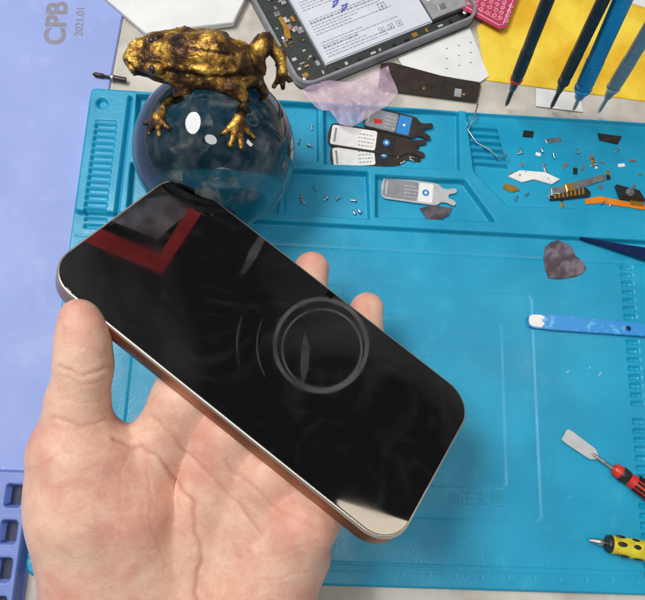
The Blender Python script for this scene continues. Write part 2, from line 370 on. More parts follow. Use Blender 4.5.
bm=prism(rr(2.9,2.9,.7,8,-5.6,1.9),-.95,-.79); bm.transform(PM); cb=obj('camera_bump',bm,'back',ph)
for cx,cy in ((-6.2,2.5),(-4.9,1.3)):
    bm=lathe([(-1.02,.5),(-.95,.55),(-.9,.55)],PM@Matrix.Translation((cx,cy,0))); obj('lens',bm,'black',cb,40)
# ------------------------------------------------------------------ glowing shapes added out of view for the screen reflections
def refl(px,py,dist):
    X,_=hitphone(px,py); d=(X-CAM).normalized(); r=d-2*d.dot(nw)*nw; return X+r*dist
def reflpoly(name,px,dist,material,label,cat):
    bm=bmesh.new(); vs=[bm.verts.new(refl(x,y,dist)) for i,(x,y) in enumerate(px)]
    f=bm.faces.new(vs); f.normal_update(); nn=f.normal.copy()
    sgn=1 if nn.dot(vs[0].co-o_)>0 else -1
    g=bmesh.ops.extrude_face_region(bm,geom=[f]); vv=[v for v in g['geom'] if isinstance(v,bmesh.types.BMVert)]
    bmesh.ops.translate(bm,verts=vv,vec=nn*.2*sgn)
    return tag(obj(name,bm,material),label,cat)
def glowmat(name,col,e0,e1,scale):  # glow for the shapes added to be mirrored in the screen
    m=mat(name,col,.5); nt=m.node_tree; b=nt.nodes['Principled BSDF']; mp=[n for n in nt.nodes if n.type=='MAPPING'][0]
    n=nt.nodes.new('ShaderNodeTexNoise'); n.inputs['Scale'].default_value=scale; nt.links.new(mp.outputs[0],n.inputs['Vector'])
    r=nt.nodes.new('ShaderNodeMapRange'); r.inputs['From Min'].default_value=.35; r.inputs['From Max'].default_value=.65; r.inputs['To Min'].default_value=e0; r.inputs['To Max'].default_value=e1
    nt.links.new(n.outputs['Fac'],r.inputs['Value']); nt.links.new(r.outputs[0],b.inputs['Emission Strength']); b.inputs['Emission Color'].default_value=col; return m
M['redlamp']=glowmat('red_lit_sign',srgb(205,66,66),2.6,4.2,.3)
M['ringlamp']=glowmat('dim_ring_lamp',srgb(210,208,205),.9,2.8,.22)
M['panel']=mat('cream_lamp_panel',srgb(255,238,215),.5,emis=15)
M['haze']=glowmat('grey_lit_board',srgb(190,190,198),.5,3.2,.35)
rc=refl(321,345,26); rax=(rc-hitphone(321,345)[0]).normalized()  # unseen glowing ring, added only for its mirror image on the screen
rad0=46/F*(hitphone(321,345)[1]+26)
rl=None
for rad,tr in ((rad0,.15),(rad0*.87,.08)):
    u=rax.orthogonal().normalized(); v=rax.cross(u); off=rax*(0 if rad==rad0 else .5)+u*(0 if rad==rad0 else .3)
    pts=[rc+off+(u*math.cos(a)+v*math.sin(a))*rad for a in np.linspace(0,2*math.pi,65)]
    if rl is None: rl=thing('ring_lamp','round ring lamp standing to the right beyond the mat, mirrored in the phone screen','lamp',rc)
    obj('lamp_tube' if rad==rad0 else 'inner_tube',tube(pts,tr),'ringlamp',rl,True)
for k,(r1,a0,a1) in enumerate(((64,150,205),(84,165,200))):
    pts=[refl(321+r1*math.cos(math.radians(a)),345+r1*math.sin(math.radians(a)),30.5) for a in np.linspace(a0,a1,20)]
    obj('bracket_bar',tube(pts,[.015+.04*math.sin(math.pi*i/19) for i in range(20)]),'ringlamp',rl,True)  # added glowing arcs for faint mirrored streaks, not a real bracket
reflpoly('lit_sign',[(212,197),(199,191),(160,254),(64,213),(57,229),(162,273)],30,'redlamp','red bent border of a lit sign, mirrored in the phone screen','sign')  # red glow added out of view to give the red reflection
reflpoly('pale_board',[(168,196),(190,210),(158,238),(112,220),(134,200)],33,'haze','pale grey lit board behind the red sign, mirrored in the phone screen','board')  # added glow for the grey area within the red reflection
reflpoly('hanging_tool',[(305,332),(310,348),(308,370),(303,386),(301,368),(302,348)],27,'haze','thin pale leaf shaped tool hanging by the ring lamp','tool')  # leaf-shaped glow added for a streak inside the ring reflection
reflpoly('curved_reflector',[(262,232),(250,250),(240,274),(246,272),(256,258),(265,240)],30,'haze','small curved pale reflector beside the ring lamp','reflector')  # unseen crescent glow added for another pale streak
reflpoly('ceiling_lamp',[(338,500),(413,523),(404,560),(340,540)],24,'panel','small cream lamp panel mirrored in the lower phone corner','lamp')  # cream glow added out of view for the bright corner wedge
# ------------------------------------------------------------------ SDF bodies
def sdf_body(prims,k,voxel,iters=4):
    bm=bmesh.new()
    for (a,ra,b,rb) in prims:
        a=Vector(a); b=Vector(b); n=max(1,int((b-a).length/(min(ra,rb)*.35)))
        for i in range(n+1):
            tt=i/n; bmesh.ops.create_icosphere(bm,subdivisions=2,radius=(ra+(rb-ra)*tt)*1.04+k*.25,matrix=Matrix.Translation(a.lerp(b,tt)))
    me=bpy.data.meshes.new('t'); bm.to_mesh(me); bm.free(); o=bpy.data.objects.new('t',me); C.objects.link(o)
    md=o.modifiers.new('r','REMESH'); md.mode='VOXEL'; md.voxel_size=voxel
    md=o.modifiers.new('s','SMOOTH'); md.iterations=3; md.factor=.5
    bpy.context.view_layer.update()
    me2=bpy.data.meshes.new_from_object(o.evaluated_get(bpy.context.evaluated_depsgraph_get())); bpy.data.objects.remove(o)
    co=np.empty(len(me2.vertices)*3); me2.vertices.foreach_get('co',co); co=co.reshape(-1,3)
    A=np.array([list(p[0]) for p in prims]); B=np.array([list(p[2]) for p in prims]); RA=np.array([p[1] for p in prims]); RB=np.array([p[3] for p in prims])
    def sd(p):
        acc=np.zeros(len(p))
        for i in range(len(prims)):
            ab=B[i]-A[i]; l=(ab@ab)+1e-9; tt=np.clip((p-A[i])@ab/l,0,1); dd=np.linalg.norm(p-A[i]-tt[:,None]*ab,axis=1)-(RA[i]+(RB[i]-RA[i])*tt)
            acc+=np.exp(np.clip(-dd/k,-60,60))
        return -k*np.log(acc+1e-300)
    for _ in range(iters):
        s=sd(co); g=np.zeros_like(co); e=.01
        for j in range(3):
            dv=np.zeros(3); dv[j]=e; g[:,j]=(sd(co+dv)-sd(co-dv))/(2*e)
        gn=np.linalg.norm(g,axis=1); g/=np.maximum(gn,.3)[:,None]; co-=np.clip(s,-.3,.3)[:,None]*g*.9
    return me2,co,g
def finish(me,co,cr):
    me.vertices.foreach_set('co',co.ravel()); at=me.attributes.new('crease','FLOAT','POINT'); at.data.foreach_set('value',cr.astype(np.float32)); me.update()
def projnp(co):
    Rn=np.array(RC); c=(co-np.array(CAM))@Rn.T; return 322.5+F*c[:,0]/c[:,2],300+F*c[:,1]/c[:,2],c[:,2]
def segd(U,V,pl):
    d=np.full(U.shape,1e9)
    for (ax,ay),(bx,by) in zip(pl,pl[1:]):
        ex_,ey_=bx-ax,by-ay; tt=np.clip(((U-ax)*ex_+(V-ay)*ey_)/(ex_*ex_+ey_*ey_),0,1); d=np.minimum(d,np.hypot(U-ax-ex_*tt,V-ay-ey_*tt))
    return d
# ------------------------------------------------------------------ hand
def bh(px,py,r,g=.0):
    _,tt=hitphone(px,py); return tt+.93+r+g
prims=[]
def chain(pts):      # z > 0: depth;  z <= 0: lies behind the phone, pulled forward by |z|
    pts=[(Pd(x,y,(z+SH) if z>0 else bh(x,y,r)+z),r) for x,y,z,r in pts]
    for (a,ra),(b,rb) in zip(pts,pts[1:]): prims.append((a,ra,b,rb))
chain([(108,860,37.5,2.1),(98,600,35.7,1.9)])
chain([(245,860,37.5,2.1),(258,600,35.9,1.9)])
chain([(180,860,37.2,2.2),(180,600,36.3,1.75)])
chain([(98,600,35.6,1.9),(84,505,34.8,1.9),(76,455,34.5,1.6)])
chain([(150,600,36.0,1.7),(122,510,35.2,1.85),(98,462,34.7,1.45)])
chain([(78,450,34.6,1.36),(77,405,34.2,.97),(83,366,33.8,.86),(83,345,33.6,.77),(81,327,33.5,.65),(79,316,33.5,.54)])
chain([(135,485,35.6,1.15),(183,400,0,1.02)])
chain([(120,500,35.6,1.5),(150,455,35.6,1.05)])
chain([(180,590,36.5,1.5),(228,435,0,1.08)])
chain([(225,590,36.5,1.5),(272,475,0,1.08)])
chain([(262,590,35.8,1.8),(302,525,0,1.1)])
chain([(262,600,35.8,1.85),(288,552,35.4,1.5)])
chain([(175,500,36.8,1.5),(235,525,36.7,1.45)])
chain([(183,400,0,1.02),(212,318,0,.85),(232,275,0,.75),(238,256,0,.66)])
chain([(228,435,0,1.08),(282,345,0,.90),(306,296,0,.78),(312,269,-.1,.70)])
chain([(272,475,0,1.08),(335,385,0,.88),(362,336,0,.78),(367,309,-.1,.68)])
chain([(302,525,0,1.05),(365,455,0,.8),(392,420,0,.7),(396,402,0,.62)])
me,co,g=sdf_body(prims,.18,.082)
U,V,D=projnp(co); cr=np.zeros(len(co))
tocam=(np.array(CAM)-co); tocam/=np.linalg.norm(tocam,axis=1)[:,None]; face=np.clip((g*tocam).sum(1)*2,0,1)
CL=[([(112,440),(140,447),(170,468),(192,505),(200,550),(196,610)],2.0,.055),([(150,415),(185,450),(225,490),(262,535)],1.6,.036),
    ([(225,460),(270,505),(320,530)],1.6,.03),([(60,368),(82,374),(112,368)],1.6,.038),([(62,378),(86,383),(110,379)],1.2,.02),([(50,418),(80,425),(108,421)],1.5,.028),
    ([(30,470),(60,455),(100,452)],1.2,.016),([(60,520),(95,500),(130,498)],1.1,.010),([(150,470),(150,520),(165,570)],1.1,.014),([(215,500),(240,560)],1.1,.012),
    ([(118,470),(140,500),(150,545)],1.0,.012),([(250,560),(300,548),(338,548)],1.1,.016),([(240,585),(290,575),(332,573)],1.0,.012),([(70,560),(120,545),(170,555)],1.0,.010),([(75,342),(100,350)],1.0,.012),
    ([(165,400),(178,425),(200,440)],1.0,.012),([(60,400),(100,402)],1.0,.012),([(205,520),(250,545)],1.0,.010),([(100,575),(140,590)],1.0,.008),([(128,452),(118,500),(128,560)],1.0,.010),([(170,430),(215,470),(240,500)],1.0,.010),
    ([(85,470),(110,478),(130,476)],1.0,.008),([(45,495),(80,480)],1.0,.008)]
rg=random.Random(11)
for _ in range(34):
    x=rg.uniform(60,300); y=rg.uniform(455,590); a=rg.choice((.9,1.2,-.3,-.5,2.2)); l=rg.uniform(14,38)
    CL.append(([(x,y),(x+l*.5*math.cos(a)+rg.uniform(-3,3),y+l*.5*math.sin(a)),(x+l*math.cos(a),y+l*math.sin(a))],.9,rg.uniform(.004,.008)))
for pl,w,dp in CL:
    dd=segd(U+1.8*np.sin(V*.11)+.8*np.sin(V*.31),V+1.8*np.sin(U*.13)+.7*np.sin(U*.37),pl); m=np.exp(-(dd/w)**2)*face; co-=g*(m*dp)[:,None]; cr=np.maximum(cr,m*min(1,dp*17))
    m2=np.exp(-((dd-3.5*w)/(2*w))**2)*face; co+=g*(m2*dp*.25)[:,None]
nz=np.array([noise.noise(Vector(c)*.7)*.06+noise.noise(Vector(c)*2.3)*.010 for c in co]); co+=g*nz[:,None]
finish(me,co,cr)
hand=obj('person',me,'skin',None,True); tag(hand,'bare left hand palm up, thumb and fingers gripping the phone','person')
na=Pd(63,342,33.75+SH); nb=Pd(65,320,33.65+SH)
bm=bmesh.new(); bmesh.ops.create_uvsphere(bm,u_segments=20,v_segments=12,radius=1)
dx=(nb-na).normalized(); out=(RT@Vector((-.9,-.1,.35))); out=(out-dx*out.dot(dx)).normalized(); sd_=dx.cross(out)
Mn=Matrix((dx,sd_,out)).transposed().to_4x4(); Mn.translation=(na+nb)/2+out*-.20
bm.transform(Mn@Matrix.Diagonal((.5,.42,.24,1))); obj('finger_nail',bm,'nail',hand,True)
# ------------------------------------------------------------------ glass ball + toad
BC=P(215,151,3.5); BR=81*(RC@(BC-CAM)).z/F*.985; BC=P(215,151,BR+.22)
bm=bmesh.new(); bmesh.ops.create_icosphere(bm,subdivisions=6,radius=BR,matrix=Matrix.Translation(BC))
ball=tag(obj('glass_ball',bm,'glass',None,True),'large dark clear crystal ball in the tray under the gold toad','ball')
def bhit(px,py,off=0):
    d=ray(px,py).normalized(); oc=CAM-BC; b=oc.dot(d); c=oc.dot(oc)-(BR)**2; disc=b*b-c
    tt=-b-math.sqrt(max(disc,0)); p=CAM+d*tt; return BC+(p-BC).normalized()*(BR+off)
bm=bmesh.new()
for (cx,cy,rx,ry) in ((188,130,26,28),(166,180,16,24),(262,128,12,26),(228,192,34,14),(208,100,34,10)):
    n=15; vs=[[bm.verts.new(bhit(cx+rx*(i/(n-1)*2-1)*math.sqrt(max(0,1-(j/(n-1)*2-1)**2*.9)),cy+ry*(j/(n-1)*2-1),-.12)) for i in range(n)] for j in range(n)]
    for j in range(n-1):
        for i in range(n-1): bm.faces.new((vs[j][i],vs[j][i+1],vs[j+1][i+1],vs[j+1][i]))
obj('milky_veil',bm,'milky',ball,True)  # whitish reflections drawn as pale patches just under the ball's surface
prims=[]
def tch(pts):
    for (a,ra),(b,rb) in zip(pts,pts[1:]): prims.append((a,ra,b,rb))
ZT=BC.z+BR-6.65
T=lambda x,y,z:P(x,y,z-.15+ZT)
# flat wide head
tch([(T(135,50,6.75),.26),(T(132,58,6.7),.28),(T(136,67,6.65),.26)])
tch([(T(138,47,6.8),.30),(T(158,43,6.95),.38),(T(185,40,7.1),.48)])
tch([(T(136,58,6.75),.32),(T(158,56,6.95),.48),(T(185,54,7.2),.72),(T(212,54,7.2),.84),(T(238,60,6.95),.66),(T(256,68,6.65),.40)])
tch([(T(139,67,6.65),.30),(T(160,70,6.75),.42),(T(190,76,6.7),.54),(T(215,78,6.7),.48)])
tch([(T(150,43,7.3),.22),(T(158,41,7.35),.22)]); tch([(T(150,67,7.2),.22),(T(159,68,7.25),.22)])
tch([(T(170,39,7.25),.15),(T(200,34,7.4),.18),(T(225,36,7.3),.15)]); tch([(T(170,66,7.3),.13),(T(205,70,7.4),.16),(T(232,72,7.2),.13)])
f1=bhit(160,120,.14)
tch([(T(176,76,6.8),.38),(T(184,90,6.4),.34),(T(180,98,6.2),.27),(T(168,106,6.0),.22),(f1,.18)])
for x,y in ((146,124),(150,133),(160,135),(170,129)): tch([(f1,.12),(bhit((x+160)/2,(y+120)/2,.09),.08),(bhit(x,y,.05),.08)])
f2=bhit(238,122,.16)
tch([(T(212,78,6.8),.44),(T(232,88,6.6),.36),(T(241,97,6.3),.28),(T(241,110,6.0),.21),(f2,.20)])
for x,y in ((222,134),(230,145),(241,148),(253,138)): tch([(f2,.13),(bhit((x+238)/2,(y+122)/2,.1),.09),(bhit(x,y,.06),.09)])
# bent hind legs
tch([(T(250,64,6.8),.40),(T(262,46,6.95),.38),(T(266,40,6.9),.30)])
tch([(T(266,41,6.85),.26),(T(280,56,6.5),.24),(T(282,72,6.2),.18)])
for x,y in ((290,80),(283,88),(274,86)): tch([(T(282,72,6.2),.12),(T(x,y,5.8),.09)])
tch([(T(254,72,6.55),.36),(T(236,82,6.55),.38)]); tch([(T(236,84,6.45),.26),(T(258,82,6.2),.21),(T(264,92,5.9),.16)])
for x,y in ((256,104),(266,104)): tch([(T(264,92,5.9),.12),(T(x,y,5.45),.08)])
me,co,g=sdf_body(prims,.06,.045)
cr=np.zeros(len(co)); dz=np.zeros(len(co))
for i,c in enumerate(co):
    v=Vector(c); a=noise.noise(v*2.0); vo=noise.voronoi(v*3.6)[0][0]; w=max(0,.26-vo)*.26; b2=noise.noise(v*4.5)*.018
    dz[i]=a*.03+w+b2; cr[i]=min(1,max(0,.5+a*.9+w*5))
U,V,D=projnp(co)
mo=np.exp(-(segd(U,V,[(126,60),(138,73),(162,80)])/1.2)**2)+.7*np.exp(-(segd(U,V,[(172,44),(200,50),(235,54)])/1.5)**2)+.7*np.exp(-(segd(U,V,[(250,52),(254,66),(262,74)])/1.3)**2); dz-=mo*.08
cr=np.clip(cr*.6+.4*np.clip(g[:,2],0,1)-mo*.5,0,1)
co+=g*dz[:,None]; finish(me,co,cr)
toad=thing('toad_figurine','dark gold and brown toad figurine crouching on top of the glass ball','figurine',BC+Vector((0,0,BR)))
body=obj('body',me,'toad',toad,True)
for x,y,z in ((152,41,7.43),(153,69,7.30)):
    bm=bmesh.new(); bmesh.ops.create_uvsphere(bm,u_segments=16,v_segments=10,radius=.16,matrix=Matrix.Translation(T(x,y,z))); obj('eye',bm,'black',body,True)
# ------------------------------------------------------------------ papers and cards at the top
tag(obj('white_box',flatpx([(98,-8),(250,-12),(233,22),(160,31),(146,33)],.13,.35,.03),'paper'),'white card box lying behind the gold toad','box')
ysp=[(477,26),(500,12),(520,-10),(668,-12),(668,104),(486,80)]
tag(obj('yellow_sheet',flatpx(ysp,.01,.05,.02),'yellow'),'crumpled bright yellow sheet under the screwdrivers','paper')
tag(obj('white_slip',flatpx([(536,88),(580,93),(583,112),(536,106)],.07,.02,0),'paper'),'small white slip between yellow sheet and mat edge','paper')
tag(obj('white_slip',flatpx([(600,-10),(660,-12),(660,12),(628,2)],.07,.02,0),'paper'),'white slip over top right corner of the yellow sheet','paper')
wc=tag(obj('printed_card',flatpx([(398,58),(470,28),(489,76),(480,82),(405,70)],.10,.03,.01),'paper'),'white card with rows of tiny dots beside the yellow sheet','card')
bm=bmesh.new()
for i in range(9):
    x=446+i%3*12; y=48+i//3*10+ (i%3)*-3
    flatpx([(x,y),(x+1.6,y-.4),(x+1.8,y+.8),(x+.2,y+1.2)],.131,.004,0,bm)
obj('print_marks',bm,'bprint',wc)
rc_=tag(obj('rose_card',flatpx([(448,-14),(522,-14),(506,27),(500,29),(452,3)],.42,.05,.02),'red'),'small rose red card with dense white ornament in front of the yellow sheet','card')
bm=bmesh.new()
for k in range(9):
    for j in range(7):
        cx=463+k*6.2+j*1.5; cy=0+k*3.0-j*5.2
        if cy<-12 or cy>24 or cx>512: continue
        c=P(cx,cy,.475); ph_=k*1.3+j*.7
        tube([c+Vector((math.cos(a+ph_)*.03*(1+a*.5),math.sin(a+ph_)*.03*(1+a*.5),0)) for a in np.linspace(0,7.5,16)],.018,5,bm)
tube([P(456,1,.475),P(499,25,.475),P(503,24,.475),P(518,-12,.475)],.022,6,bm)
tube([P(459,-2,.475),P(498,20,.475),P(512,-12,.475)],.012,6,bm)
obj('ornament',bm,'redwhite',rc_)
sp=tag(obj('shield_plate',flatpx([(381,63),(392,62),(440,75),(481,83),(477,102),(430,96),(378,89)],.14,.06,.015),'dark'),'dark brown metal shield plate leaning at the tray edge','metal plate')
for i,(x,y) in enumerate(((388,68),(400,82),(413,78),(424,88),(440,92),(452,84),(464,94),(472,87),(392,80))):
    c=P(x,y,.205); obj('hole',lathe([(.200,.07+.03*(i%3)),(.206,.06+.03*(i%3))],Matrix.Translation((c.x,c.y,0)),14),('gold','hole','hole')[i%3],sp)
obj('raised_tab',flatpx([(412,82),(420,84),(419,91),(411,89)],.2,.03,.01),'dark',sp); obj('raised_tab',flatpx([(455,88),(462,89),(461,97),(454,96)],.2,.03,.01),'silverp',sp)
bgp=[(301,90),(315,84),(330,80),(352,82),(388,66),(393,80),(398,93),(386,106),(366,118),(352,128),(340,124),(330,112),(316,107)]
cc=(350,97); rings=[]
for s in np.linspace(1,.04,16):
    r=[]; m_=len(bgp)
    for i in range(m_):
        for tt in (0,.25,.5,.75):
            x=bgp[i][0]*(1-tt)+bgp[(i+1)%m_][0]*tt; y=bgp[i][1]*(1-tt)+bgp[(i+1)%m_][1]*tt
            x=cc[0]+(x-cc[0])*s; y=cc[1]+(y-cc[1])*s; w=P(x,y,.8)
            r.append((w.x,w.y,.68+.36*abs(noise.noise(Vector((w.x*1.3+w.y*.8,w.y*1.1,.3))))+.16*abs(noise.noise(Vector((w.x*3,w.y*3,2.3))))))
    rings.append(r)
tag(obj('plastic_bag',loft(rings,False,True),'bag',None,35),'crumpled clear pinkish plastic bag over the tray rim','bag')
# ------------------------------------------------------------------ opened phone
Mo,Lo=frame((301,90),(482,16),.55)
Wd=Lo; op=thing('opened_phone','opened phone with exposed battery and circuit board at top','phone',Mo)
def ob(name,bm,m,par=None,sm=False): bm.transform(Mo); return obj(name,bm,m,par or op,sm)
ob('back_cover',prism(rr(Wd,15,.8,8,Wd/2,7.5),-.5,-.41),'dark')
outer=rr(Wd,15,.85,8,Wd/2,7.5); inner=rr(Wd-.3,14.7,.70,8,Wd/2,7.5)
ro=[(x,y,-.4) for x,y in outer]; r1=[(x,y,.12) for x,y in outer]; r1b=[(x+(Wd/2-x)*.01,y+(7.5-y)*.006,.17) for x,y in outer]; r2=[(x,y,.17) for x,y in inner]; r3=[(x,y,-.38) for x,y in inner]
ob('frame',loft([ro,r1,r1b,r2,r3],False,False),'mgrey',None,35)
k=Wd/8.0
x0b,x1b=1.35*k,6.05*k
bt=ob('battery',box(x0b,x1b,.75,9,-.36,.05,.06),'battery')
bm=bmesh.new(); rg=random.Random(5)
for i in range(26):
    y=1.05+i*.17; x=x0b+.3; xe=x0b+rg.uniform(1.6,3.6)*k
    if i in (6,7,14,15,16,21): continue
    while x<xe:
        w=rg.uniform(.04,.2); box(x,x+w,y,y+(.045 if i not in (3,12) else .1),.051,.055,0,bm); x+=w+.05
for j,(bx,by,s_) in enumerate(((3.9,2.4,.4),(3.9,3.9,.36),(3.3,1.2,.3),(3.8,1.2,.3),(4.3,1.2,.3))):
    for (q0_,q1_,q2_,q3_) in ((0,1,0,.08),(0,1,.92,1),(0,.08,0,1),(.92,1,0,1),(.3,.7,.4,.5),(.45,.55,.2,.8)):
        box(x0b+bx+q0_*s_,x0b+bx+q1_*s_,by+q2_*s_,by+q3_*s_,.056,.060,0,bm)
ob('fine_print',bm,'bprint',bt)
bm=bmesh.new()
for (bx,by) in ((1.9,3.7),(2.7,3.9),(2.2,3.3)):
    tube([(x0b+bx+.24*math.sin(a*2.3)+.04*a,by+.16*math.cos(a*1.7),.062) for a in np.linspace(0,5,26)],.02,5,bm)
ob('ink_scribble',bm,'violet',bt)
lb=ob('circuit_board',box(.25,x0b-.1,.3,9,-.36,-.12,.02),'pcb')
for i in range(44):
    x=random.uniform(.3,x0b-.35); y=random.uniform(.5,6); w=random.uniform(.06,.3); h=random.uniform(.05,.35)
    ob('component',box(x,min(x+w,x0b-.12),y,y+h,-.12,-.04-random.random()*.05,.01),random.choice(['steel','gold','silverp','black','lgrey']),lb)
ob('flex_cable',prism([(.5,2.9),(.85,2.85),(1.0,3.4),(.95,4.2),(.75,4.2),(.75,3.5)],-.06,-.03,0),'gold',lb)
rb=ob('shield_cover',box(x1b+.12,Wd-.28,.9,9,-.36,-.02,.03),'silverp')
for i in range(6):
    ob('component',box(x1b+.25+random.random()*.6,x1b+.7+random.random()*.6,1.2+i*.7,1.5+i*.7,-.02,.03,.01),random.choice(['steel','black','white']),rb)
bb=ob('charging_board',box(.9*k,7.2*k,.28,.68,-.36,-.08,.02),'pcb')
for i in range(12):
    x=1.1*k+i*.5*k+random.uniform(-.1,.1); w=random.uniform(.08,.3); ob('component',box(x,x+w,.34,.34+random.uniform(.1,.26),-.08,-.02,.01),random.choice(['steel','gold','black','lgrey','pcb']),bb)
for x,y in ((.45,.5),(7.45*k,.55),(.5,3.0),(7.5*k,3.4)):
    bm=lathe([(-.1,.12),(-.02,.12),(0,.09)],Matrix.Translation((x,y,.06)),14); ob('screw',bm,'steel',None,40)
# ------------------------------------------------------------------ screwdrivers standing in the mat rim
def driver(tip,lean,mt,label,r,ring=None,L=11,shaft=1.5,name='screwdriver'):
    A=P(tip[0],tip[1],.35); Mx=Matrix.Translation(A)@Matrix.Rotation(lean[0],4,'X')@Matrix.Rotation(lean[1],4,'Y')
    t_=thing(name,label,'screwdriver',Mx,group='precision screwdrivers standing at the tray edge')
    obj('shaft',lathe([(0,.03),(.15,.07),(.3,.1),(shaft,.11)],Mx,14),'steel' if mt!='black' else 'dark',t_,40)
    bm=lathe([(shaft-.05,.13),(shaft+.1,r*.6),(shaft+.6,r*.75),(shaft+1.0,r),(L-2,r),(L-1.9,r*.85),(L-1.6,r*.85),(L-1.5,r*.95),(L,r*.95)],Mx,10 if mt=='teal' else 20)
    h=obj('handle',bm,mt,t_,30)
    bm=bmesh.new()
    for k in range(14):
        z=shaft+1.3+k*.13; lathe([(z,r*1.0),(z+.03,r*1.05),(z+.06,r*1.05),(z+.09,r*1.0)],Mx,20,bm=bm)
    obj('grip_rings',bm,mt,h,30)
    if ring: obj('colour_ring',lathe([(shaft+.75,r*.9),(shaft+.78,r*1.06),(shaft+.95,r*1.08),(shaft+.98,r*.95)],Mx,20),ring,h,30)
    return t_
driver((506,106),(0,-.10),'black','slim black screwdriver with red ring, leftmost of those standing at the tray edge',.27,'redp')
driver((551,108),(0,-.115),'black','slim black screwdriver standing just left of the thick blue screwdriver',.26,'dark')
driver((573,111),(0,-.165),'teal','thick cyan blue metal screwdriver standing between black and grey ones',.38,'teal',shaft=1.2)
driver((598,113),(.02,-.13),'greyblue','grey metal screwdriver, rightmost of those standing at the tray edge',.30,'steel')
# ------------------------------------------------------------------ pry tools in the tray
def pry(a,b,z,w,label,body='black',lab='white',fork='dark'):
    Mx,L=frame(a,b,z); t_=thing('opening_pick',label,'pry tool',Mx,group='forked opening picks in the tray')
    hw=w/2
    def arc(cx,cy,r,a0,a1,n=6): return [(cx+r*math.cos(math.radians(a0+(a1-a0)*i/n)),cy+r*math.sin(math.radians(a0+(a1-a0)*i/n))) for i in range(n+1)]
    half=[(L*.66,hw),(L*.72,hw*.95),(L*.78,hw*.62),(L*.84,hw*.60)]+arc(L*.93,hw*.56,hw*.22,100,-80,6)+[(L*.91,hw*.26)]+arc(L*.90,0,hw*.26,90,180,3)[1:]
    pts=arc(hw*.6,0,hw*.6,180,180,1)[:1]+[(.05,hw*.6)]+arc(.3,hw-.25,.25,150,90,3)+half
    lower=[(x,-y) for x,y in pts[1:-1]][::-1]
    obj('blade',prism(pts+lower,0,.05,.006,Mx=Mx),fork,t_)
    l=obj('label_panel',prism(rr(L*.44,w*.84,.12,5,L*.25,0),.051,.058,Mx=Mx),lab,t_)
    obj('dark_band',prism(rr(L*.18,w*.84,.06,4,L*.57,0),.051,.058,Mx=Mx),body,t_)
    obj('blue_dot',lathe([(.059,.17),(.064,.17)],Mx@Matrix.Translation((L*.57,0,0)),20),'bluedot',t_)
    obj('dot_centre',lathe([(.065,.07),(.069,.07)],Mx@Matrix.Translation((L*.57,0,0)),16),'white',t_)
    bm=bmesh.new(); rg=random.Random(int(L*100))
    for i in range(4):
        x=L*.30
        while x<L*.44:
            ww=rg.uniform(.05,.14); box(x,x+ww,-w*.3+i*w*.16,-w*.3+i*w*.16+.05,.059,.062,0,bm,Mx=None); x+=ww+.05
    box(L*.06,L*.08,-w*.3,w*.3,.059,.062,0,bm); bm.transform(Mx)
    obj('print_lines',bm,'bprint' if lab=='white' else 'lgrey',l)
    return t_
t1=pry((364,116),(434,133),.34,1.2,'forked pick with red corner patch, topmost of the three overlapping in tray',body='bluedot',lab='mgrey')
c=P(378,121,.42); obj('red_patch',box(c.x-.2,c.x+.2,c.y-.12,c.y+.12,.401,.408),'redp',t1)
pry((328,134),(430,150),.27,1.25,'forked pick with white label, middle of the three overlapping in tray')
pry((330,158),(424,153),.21,1.2,'forked pick with white label, lowest of the three overlapping in tray')
pry((381,187),(459,198),.26,1.15,'single silver forked pick with blue dot on white in the lower tray',body='white',lab='mgrey',fork='lgrey')
tag(obj('plectrum',flatpx([(420,208),(432,205),(452,208),(449,215),(438,221),(427,219)],.22,.06,.01),'pick'),'small dark oval plastic pick below the single forked pick','pick')
tag(obj('plectrum',flatpx([(546,246),(551,242),(558,240),(567,243),(573,248),(576,256),(581,259),(587,268),(583,273),(574,277),(560,279),(549,278),(545,268),(544,256)],.31,.07,.02),'mottle'),'worn mottled grey plastic pick on the work surface under the tray','pick')
# ------------------------------------------------------------------ small parts in the right compartment
def bit(name,pxs,z,th,m,label,cat,group=None): return tag(obj(name,flatpx(pxs,z,th,min(.015,th*.3)),m),label,cat,group)
t_=thing('metal_bracket','long silver bracket lying flat in right tray compartment','bracket',P(575,185,.19))
obj('bracket_bar',flatpx([(551,188),(560,186),(603,174),(607,179),(566,192),(552,194)],.19,.1,.02),'steel',t_)
obj('bracket_foot',flatpx([(566,184),(572,182),(575,190),(568,191)],.29,.07,.01),'gold',t_)
t_=thing('flex_connector','black connector strip below the silver bracket','connector',P(575,195,.19))
obj('connector_body',flatpx([(550,196),(586,187),(591,192),(590,196),(566,199),(551,200)],.19,.14,.02),'black',t_)
for i in range(8): obj('contact_pin',flatpx([(554+i*4,195-i),(556+i*4,194.6-i),(556.5+i*4,198-i*.6),(554.5+i*4,198.4-i*.6)],.33,.02),'gold',t_)
t_=thing('flex_cable','orange ribbon cable with camera module at right edge of tray','ribbon cable',P(615,200,.19))
obj('ribbon',flatpx([(585,199),(600,196),(645,205),(660,206),(660,211),(640,209),(602,203),(586,204)],.19,.05,.01),'orange',t_)
cm=obj('camera_module',flatpx([(617,184),(640,190),(646,200),(622,197)],.24,.28,.03),'black',t_)
c=P(630,192,.53); obj('lens',lathe([(.52,.2),(.56,.2),(.565,.13)],Matrix.Translation((c.x,c.y,0)),18),'steel',cm,40)
obj('gold_pad',flatpx([(630,199),(644,201),(644,206),(630,204)],.25,.06,.01),'gold',t_)
bit('flex_scrap',[(508,176),(520,170),(545,172),(560,179),(552,184),(534,179),(522,182)],.19,.1,'white','pale crumpled connector scrap at left of right compartment','scrap')
bit('flex_scrap',[(505,183),(516,186),(520,190),(512,192),(503,188)],.19,.07,'gold','small gold scrap below the pale connector scrap','scrap')
